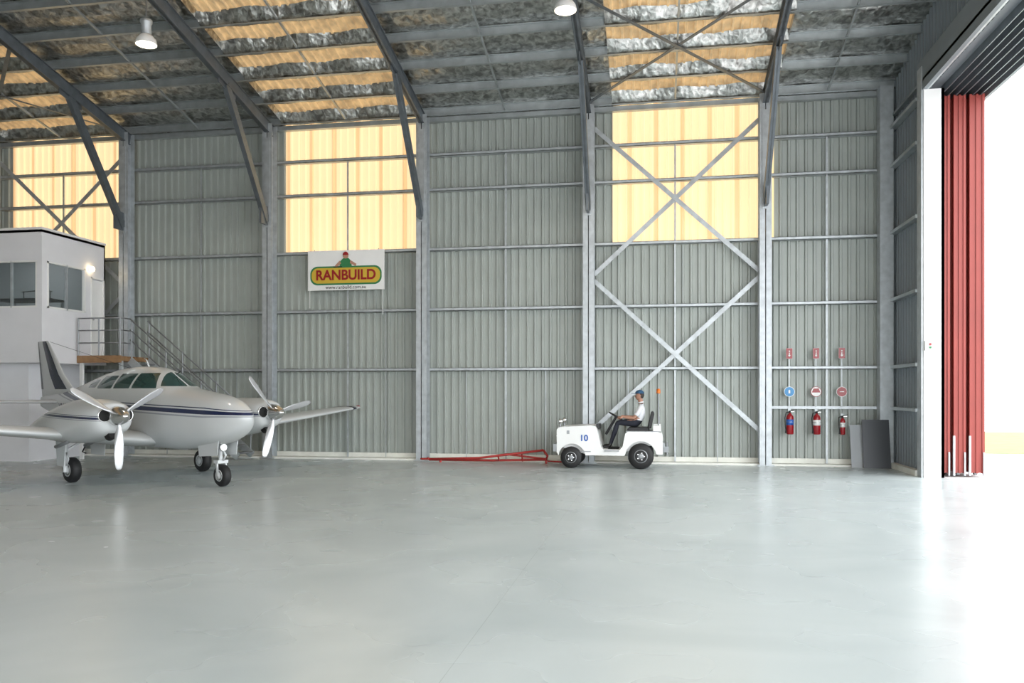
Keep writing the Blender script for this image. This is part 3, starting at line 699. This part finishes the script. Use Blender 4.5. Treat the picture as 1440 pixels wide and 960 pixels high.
for i in range(k+1):
    t=math.pi*i/k; ring=[]
    for j in range(n):
        a=2*math.pi*j/n; x=math.sin(t)*math.cos(a); y=math.sin(t)*math.sin(a); z=-math.cos(t)
        X=x*0.098; Y=y*0.076*(1-0.18*max(0,-z)); Z=z*0.118
        if x<0:
            X*=0.92
            if z<-0.1: X-=0.012*math.exp(-((z+0.72)/0.2)**2)*max(0,1-abs(y)*1.8)
            X-=0.028*math.exp(-((z+0.15)/0.17)**2-(y/0.16)**2)
            X+=0.010*math.exp(-((z-0.08)/0.10)**2-((abs(y)-0.38)/0.18)**2)
            X-=0.006*math.exp(-((z+0.48)/0.07)**2-(y/0.28)**2)
        elif z<-0.3: X*=0.85
        ring.append(hc+Vector((X,Y,Z)))
    rings.append(ring)
b.loft(rings,M_skin)
for s in (-1,1):
    b.ball((0.675-0.078,s*0.03,1.712),(0.011,0.013,0.009),M_face,10,8); b.ball((0.675-0.087,s*0.03,1.712),(0.004,0.006,0.006),M_dark,8,6)
    b.ball((0.69,s*0.077,1.695),(0.018,0.010,0.032),M_skin,12,8)
    b.tube([(0.675-0.086,s*0.015,1.732),(0.675-0.082,s*0.045,1.73)],0.004,M_hair,6)
b.ball((0.675-0.092,0,1.643),(0.008,0.024,0.006),mat('lips',(0.4,0.15,0.13),0.5),12,6)
b.done('head',P)
b=MB(); b.ball((0.708,0,1.715),(0.082,0.0775,0.095),M_hair,24,16); b.done('hair',P)
b=MB(); rings=[]
for i in range(9):
    t=math.pi/2*i/8; rings.append([(0.682+0.108*math.cos(t)*math.cos(a),0.090*math.cos(t)*math.sin(a),1.745+0.09*math.sin(t)) for a in [2*math.pi*j/24 for j in range(24)]])
b.loft(rings,M_cap)
pk=[(0.60,-0.075),(0.56,-0.07),(0.50,-0.04),(0.487,0),(0.50,0.04),(0.56,0.07),(0.60,0.075)]
b.extr(pk,1.742,1.752,M_cap,'z'); b.ball((0.682,0,1.836),0.008,M_cap,8,6)
b.done('cap',P)
b=MB()
for s in (-1,1):
    a=math.atan2(s*0.172,0.08)
    tang=(Vector((0,1,0))*math.cos(a)-v*math.sin(a)).normalized()
    out=(Vector((0,1,0))*math.sin(a)+v*math.cos(a)).normalized()
    c=cw+out*0.19
    b.ball(c+out*0.028+ax*0.02,(0.036,0.036,0.022),M_skin,14,10)
    b.tube([Vector((0.30,s*0.195,1.20)),c+out*0.05+ax*0.02,c+out*0.015+ax*0.026],[0.027,0.03,0.02],M_skin)
    for q,(off,ln) in enumerate(((-0.032,0.92),(-0.011,1.0),(0.010,0.96),(0.030,0.82))):
        o=c+tang*off
        b.tube([o+out*0.03+ax*0.026,o+out*0.004+ax*0.030*ln,o-out*0.020+ax*0.022*ln,o-out*0.026*ln-ax*0.003,o-out*0.012-ax*0.021*ln,o+out*0.006-ax*0.022],[0.010,0.0095,0.009,0.0085,0.008,0.006],M_skin,8)
    o=c-tang*0.04
    b.tube([c+out*0.04+ax*0.008-tang*0.02,o+out*0.02-ax*0.010,o-out*0.002-ax*0.018,o-out*0.016-ax*0.012+tang*0.006],[0.012,0.0115,0.010,0.008],M_skin,8)
    b.box(0.70,0.76,min(s*0.10,s*0.17),max(s*0.10,s*0.17),1.50,1.515,M_trouser)
    b.tube([(0.625,s*0.225,1.265),(0.60,s*0.23,1.23)],[0.062,0.062],M_shirt,14)
b.done('hands_and_sleeves',P)
b=MB(); b.torus((0.705,0,1.535),(-0.2,0,1),0.062,0.017,M_shirt,24,8); b.box(0.592,0.605,-0.10,-0.04,1.33,1.39,M_shirt)
b.done('collar_and_pocket',P)

# ------------------------------------------------------------------ aeroplane
A=empty('twin_engine_aeroplane',(-10.7,15.65,0),math.radians(-27.5))
XS=[-4.75,-4.4,-3.6,-2.8,-2.0,-1.2,-0.5,0.1,0.7,1.1,1.5,1.9,2.4,2.9]
HW=[0.04,0.09,0.18,0.29,0.42,0.53,0.57,0.58,0.58,0.575,0.565,0.55,0.51,0.455]
ZB=[1.42,1.34,1.18,1.00,0.82,0.70,0.66,0.65,0.65,0.65,0.65,0.67,0.72,0.79]
ZT=[1.66,1.70,1.76,1.88,2.04,2.20,2.29,2.32,2.30,2.23,2.05,1.88,1.81,1.745]
b=MB(); rings=[]; gl=[];sz=[]; NR=112
xs=np.concatenate([np.linspace(-4.75,2.9,205),2.9+0.96*np.sin(np.linspace(0.02,math.pi/2,70))])
def rb(x,z,x0,x1,z0,z1): return min(x-x0,x1-x,z-z0,z1-z)
for x in xs:
    if x<=2.9: hw=max(herm(XS,HW,x),0.004); zb=herm(XS,ZB,x); zt_=herm(XS,ZT,x)
    else:
        u=min(1,(x-2.9)/0.96); f=max(0.004,(1-u**2.1)**0.62); dx=x-2.9; zn=1.31
        hw=(0.455-0.11*dx)*f; zb=zn-(zn-0.79-0.12*dx)*f; zt_=zn+(1.745-0.12*dx-zn)*f
    zc=zb+(zt_-zb)*0.47
    ring=[]
    for j in range(NR):
        a=2*math.pi*j/NR; c=math.cos(a); s=math.sin(a); nn=2.35
        y=hw*math.copysign(abs(c)**(2/nn),c)
        z=zc+((zt_-zc) if s>=0 else (zc-zb))*math.copysign(abs(s)**(2/nn),s)
        cab=max(0.0,min(1.0,(z-1.72)/0.6)); y*=1-0.30*cab**1.3
        ring.append((x,y,z))
        post=1.18+(2.2-z)*0.75
        wind=min(z-1.90,x-post-0.03, abs(y)-0.018, 2.3-z, x-1.13)
        side=max(min(x-0.52,post-0.07-x,z-1.86,2.17-z),rb(x,z,-0.22,0.44,1.86,2.17),rb(x,z,-1.0,-0.30,1.86,2.13),rb(x,z,-1.55,-1.1,1.88,2.06))
        gl.append(max(wind,side))
        zl=1.47-0.03*(x-1)+ (0.10*(-x-1.5) if x<-1.5 else 0)
        sz.append((z-zl)*(1.0 if x<3.0 else 1.0+0.7*(x-3.0)))
    rings.append(ring)
b.loft(rings,M_air)
b.attrs={'glass':gl,'sz':sz}
b.done('fuselage',A,recalc=True)

M_awhite=mat('aircraft_white',(0.60,0.62,0.63),0.28,coat=0.6)
M_navy=mat('aircraft_navy',(0.012,0.016,0.045),0.25,coat=0.5)
def foil(n=16):
    up=[]
    for i in range(n+1):
        t=(1-math.cos(math.pi*i/n))/2
        yt=5*(0.2969*math.sqrt(t)-0.126*t-0.3516*t*t+0.2843*t**3-0.1036*t**4); up.append((t,yt))
    return [(t,y) for t,y in up[::-1]]+[(t,-y) for t,y in up[1:-1]]
AF=foil()
def wing_ring(y,le,te,z,th):
    c=le-te; return [(le-t*c,y,z+(yt*th*c*(1.0 if yt>0 else 0.75))) for t,yt in AF]
b=MB()
ST=[(0,1.30,-1.25,0.80,0.15),(0.6,1.25,-1.25,0.84,0.15),(1.3,0.98,-1.12,0.91,0.145),(2.2,0.90,-0.98,1.01,0.14),(3.5,0.80,-0.72,1.15,0.13),(5.2,0.68,-0.40,1.34,0.12),(5.55,0.62,-0.34,1.375,0.10),(5.68,0.46,-0.28,1.39,0.05)]
for s in (-1,1):
    b.loft([wing_ring(s*y,le,te,z,th) for y,le,te,z,th in ST],M_awhite)
b.done('wings',A)
b=MB()
for s in (-1,1):
    b.ball((0.35,s*5.70,1.4),(0.09,0.03,0.03),M_redext if s>0 else M_green,10,6)
    rr=[wing_ring(s*y,le+0.004,te,z,th*1.05) for y,le,te,z,th in ((5.28,0.67,-0.385,1.35,0.115),(5.40,0.65,-0.37,1.36,0.11))]
    b.loft(rr,M_navy)
b.done('wing_tip_lights',A)
b=MB()
for s in (-1,1):
    b.loft([wing_ring(s*y,le,te,z,th) for y,le,te,z,th in ((0,-3.45,-4.6,1.55,0.10),(0.3,-3.5,-4.6,1.55,0.10),(2.1,-3.92,-4.6,1.56,0.09),(2.2,-4.05,-4.58,1.56,0.04))],M_awhite)
b.done('stabilisers',A)
b=MB()
def fin_ring(z,le,te,th):
    c=le-te; return [(le-t*c,yt*th*c,z) for t,yt in AF]
b.loft([fin_ring(z,le,te,th) for z,le,te,th in ((1.62,-2.6,-4.72,0.05),(1.85,-3.05,-4.76,0.07),(2.2,-3.55,-4.82,0.09),(2.95,-4.30,-4.95,0.09),(3.03,-4.42,-4.95,0.05))],M_awhite)
b.done('fin',A)
b=MB()
def band(f0,f1):
    for s in (-1,1):
        vs=[]
        for z,le,te,th in ((1.85,-3.05,-4.76,0.07),(2.2,-3.55,-4.82,0.09),(2.95,-4.30,-4.95,0.09),(3.02,-4.40,-4.95,0.06)):
            c=le-te
            for u in np.linspace(f0,f1,8):
                yt=5*(0.2969*math.sqrt(u)-0.126*u-0.3516*u*u+0.2843*u**3-0.1036*u**4); vs.append((le-u*c,s*(yt*th*c+0.006),z))
        b.add(vs,[(r*8+i,r*8+i+1,(r+1)*8+i+1,(r+1)*8+i) for r in range(3) for i in range(7)],M_navy)
band(0.14,0.50); band(0.92,0.999)
b.done('fin_stripes',A,recalc=False)

def nacelle(s):
    sfx='left' if s>0 else 'right'
    b=MB(); cy=s*1.65
    X=[-1.35,-0.8,-0.1,0.6,1.2,1.7,2.0,2.12,2.18]; H=[0.03,0.20,0.34,0.41,0.43,0.42,0.38,0.33,0.27]
    B=[1.02,0.92,0.84,0.82,0.84,0.92,1.00,1.06,1.12]; Tt=[1.08,1.22,1.42,1.58,1.66,1.66,1.62,1.59,1.56]
    rings=[];szn=[];gln=[]
    for x in np.linspace(-1.35,2.18,60):
        hw=herm(X,H,x);zb=herm(X,B,x);zt_=herm(X,Tt,x);zc=(zb+zt_)/2; r=[]
        for j in range(48):
            a=2*math.pi*j/48;c=math.cos(a);q=math.sin(a)
            y=hw*math.copysign(abs(c)**(2/2.5),c); z=zc+(zt_-zb)/2*math.copysign(abs(q)**(2/2.5),q)
            r.append((x,cy+y,z)); szn.append((z-1.36+0.02*x)*2.0); gln.append(-1)
        rings.append(r)
    b.loft(rings,M_air); b.attrs={'sz':szn,'glass':gln}
    b.done('nacelle_'+sfx,A)
    b=MB()
    for q in (-1,1):
        pts=[(0.105*math.cos(t),0.12*math.sin(t)) for t in [2*math.pi*i/20 for i in range(20)]]
        b.extr([(cy+q*0.20+u,1.37+w_) for u,w_ in pts],2.17,2.19,M_dark,'x')
        b.lathe([(0.115,0),(0.122,0.012),(0.115,0.024),(0.105,0.018),(0.10,0.008)],(2.175,cy+q*0.20,1.37),(1,0,0),M_chrome)
    b.cyl((1.95,cy,0.99),(2.1,cy,1.04),0.09,M_dark)
    b.lathe([(0.17,0),(0.175,0.02),(0.165,0.12),(0.13,0.25),(0.07,0.36),(0.02,0.405),(0,0.41)],(2.2,cy,1.36),(1,0,0),M_chrome,n=28)
    b.tube([(0.9,cy+0.25,0.86),(0.6,cy+0.27,0.78),(0.45,cy+0.27,0.75)],0.035,M_rail); b.tube([(0.9,cy-0.25,0.86),(0.6,cy-0.27,0.78),(0.45,cy-0.27,0.75)],0.035,M_rail)
    b.done('spinner_and_intakes_'+sfx,A)
    b=MB()
    for ang in ((-90,30,150) if s<0 else (-105,12,130)):
        th=math.radians(ang); rd=Vector((0,math.cos(th),math.sin(th))); tn=Vector((0,-rd.z,rd.y)); fx=Vector((1,0,0)); rings=[]
        for r,ch_,tw,tk in ((0.10,0.05,60,0.05),(0.18,0.07,55,0.05),(0.30,0.13,45,0.035),(0.5,0.165,36,0.025),(0.7,0.16,28,0.018),(0.86,0.135,23,0.012),(0.93,0.10,21,0.010),(0.965,0.04,20,0.006)):
            t_=math.radians(tw); cd=tn*math.cos(t_)+fx*math.sin(t_); nd=fx*math.cos(t_)-tn*math.sin(t_)
            c=Vector((2.30,cy,1.36))+rd*r
            rings.append([c+cd*(ch_/2*math.cos(w))+nd*(tk/2*math.sin(w)) for w in [2*math.pi*i/12 for i in range(12)]])
        b.loft(rings,M_prop)
    b.done('propeller_'+sfx,A)
for s in (-1,1): nacelle(s)

def wheel(b,c,r,w):
    b.lathe([(r*0.5,-w/2),(r*0.86,-w/2),(r*0.98,-w*0.3),(r,0),(r*0.98,w*0.3),(r*0.86,w/2),(r*0.5,w/2)],c,(0,1,0),M_black,n=32)
    for q in (-1,1): b.lathe([(r*0.52,0),(r*0.5,q*0.01),(r*0.35,q*-0.01),(r*0.22,q*0.02),(r*0.1,q*0.025)],(c[0],c[1]+q*w/2,c[2]),(0,1,0),M_awhite,n=24)
b=MB()
for s in (-1,1):
    y=s*1.42; wheel(b,(0.0,y,0.25),0.25,0.18)
    b.cyl((0.03,y+s*0.14,0.22),(0.03,y+s*0.14,0.95),0.045,M_awhite); b.cyl((0.03,y+s*0.14,0.24),(0.0,y,0.24),0.03,M_chrome); b.cyl((0.03,y+s*0.14,0.24),(0.03,y+s*0.14,0.5),0.032,M_chrome)
    b.tube([(0.08,y+s*0.14,0.35),(0.16,y+s*0.14,0.48),(0.08,y+s*0.14,0.6)],0.016,M_awhite)
    b.extr([(-0.16,0.34),(0.14,0.34),(0.2,0.9),(-0.22,0.9)],y+s*0.20,y+s*0.215,M_awhite)
    b.beam((0.0,y+s*0.14,0.62),(0,y-s*0.35,0.9),0.04,0.04,M_awhite)
    b.extr([(-0.30,0.52),(0.25,0.52),(0.3,0.86),(-0.35,0.86)],y-s*0.52,y-s*0.51,M_awhite)
b.done('main_gear',A)
b=MB()
wheel(b,(2.95,0,0.21),0.21,0.15)
for q in (-1,1): b.beam((2.95,q*0.10,0.20),(2.90,q*0.09,0.46),0.05,0.025,M_awhite)
b.box(2.83,2.97,-0.11,0.11,0.44,0.50,M_awhite); b.cyl((2.90,0,0.46),(2.86,0,0.9),0.04,M_awhite); b.cyl((2.90,0,0.46),(2.88,0,0.66),0.03,M_chrome)
b.tube([(2.98,0,0.5),(3.06,0,0.6),(2.96,0,0.7)],0.02,M_awhite)
b.beam((2.88,0,0.72),(2.45,0,0.8),0.04,0.04,M_awhite)
for q in (-1,1): b.extr([(2.5,0.56),(3.1,0.6),(3.15,0.92),(2.45,0.82)],q*0.20,q*0.21,M_awhite)
b.lathe([(0.01,0),(0.06,0.02),(0.075,0.07),(0.07,0.075)],(2.92,0,0.74),(1,0,0),M_chrome)
b.cyl((2.995,0,0.74),(3.0,0,0.74),0.065,M_chrome)
b.done('nose_gear',A)
b=MB()
b.tube([(0.3,0,2.31),(0.2,0,2.45),(0.1,0,2.5)],[0.02,0.012,0.006],M_awhite); b.tube([(-0.4,0,2.28),(-4.3,0,3.0)],0.004,M_black,6)
b.cyl((1.35,0,2.14),(1.5,0,2.20),0.008,M_black); b.tube([(-1.8,0,0.8),(-1.9,0,0.62)],[0.02,0.01],M_awhite)
b.tube([(-1.25,-0.5,0.8),(-1.3,-0.62,0.5),(-1.15,-0.62,0.48)],0.015,M_black)
b.tube([(0.55,-4.1,1.14),(0.62,-4.1,1.06),(0.85,-4.1,1.06)],0.012,M_chrome)
b.done('aerials_and_step',A)
text('registration','VH-YDS',A,(-2.75,-0.335,1.42),(math.pi/2,0,math.radians(-8)),0.28,M_navy,0.004)

# ------------------------------------------------------------------ world + camera
w=bpy.data.worlds.new('overcast'); scene.world=w; w.use_nodes=True
bg=w.node_tree.nodes['Background']; bg.inputs[0].default_value=(0.94,0.98,1.0,1); bg.inputs[1].default_value=5.0
cam=bpy.data.cameras.new('camera'); co=bpy.data.objects.new('camera',cam); scene.collection.objects.link(co)
co.location=(0,0,1.8); co.rotation_euler=(math.radians(90),0,math.radians(10))
cam.sensor_width=36; cam.lens=28.75; cam.shift_y=70/1440; cam.clip_end=300
scene.camera=co
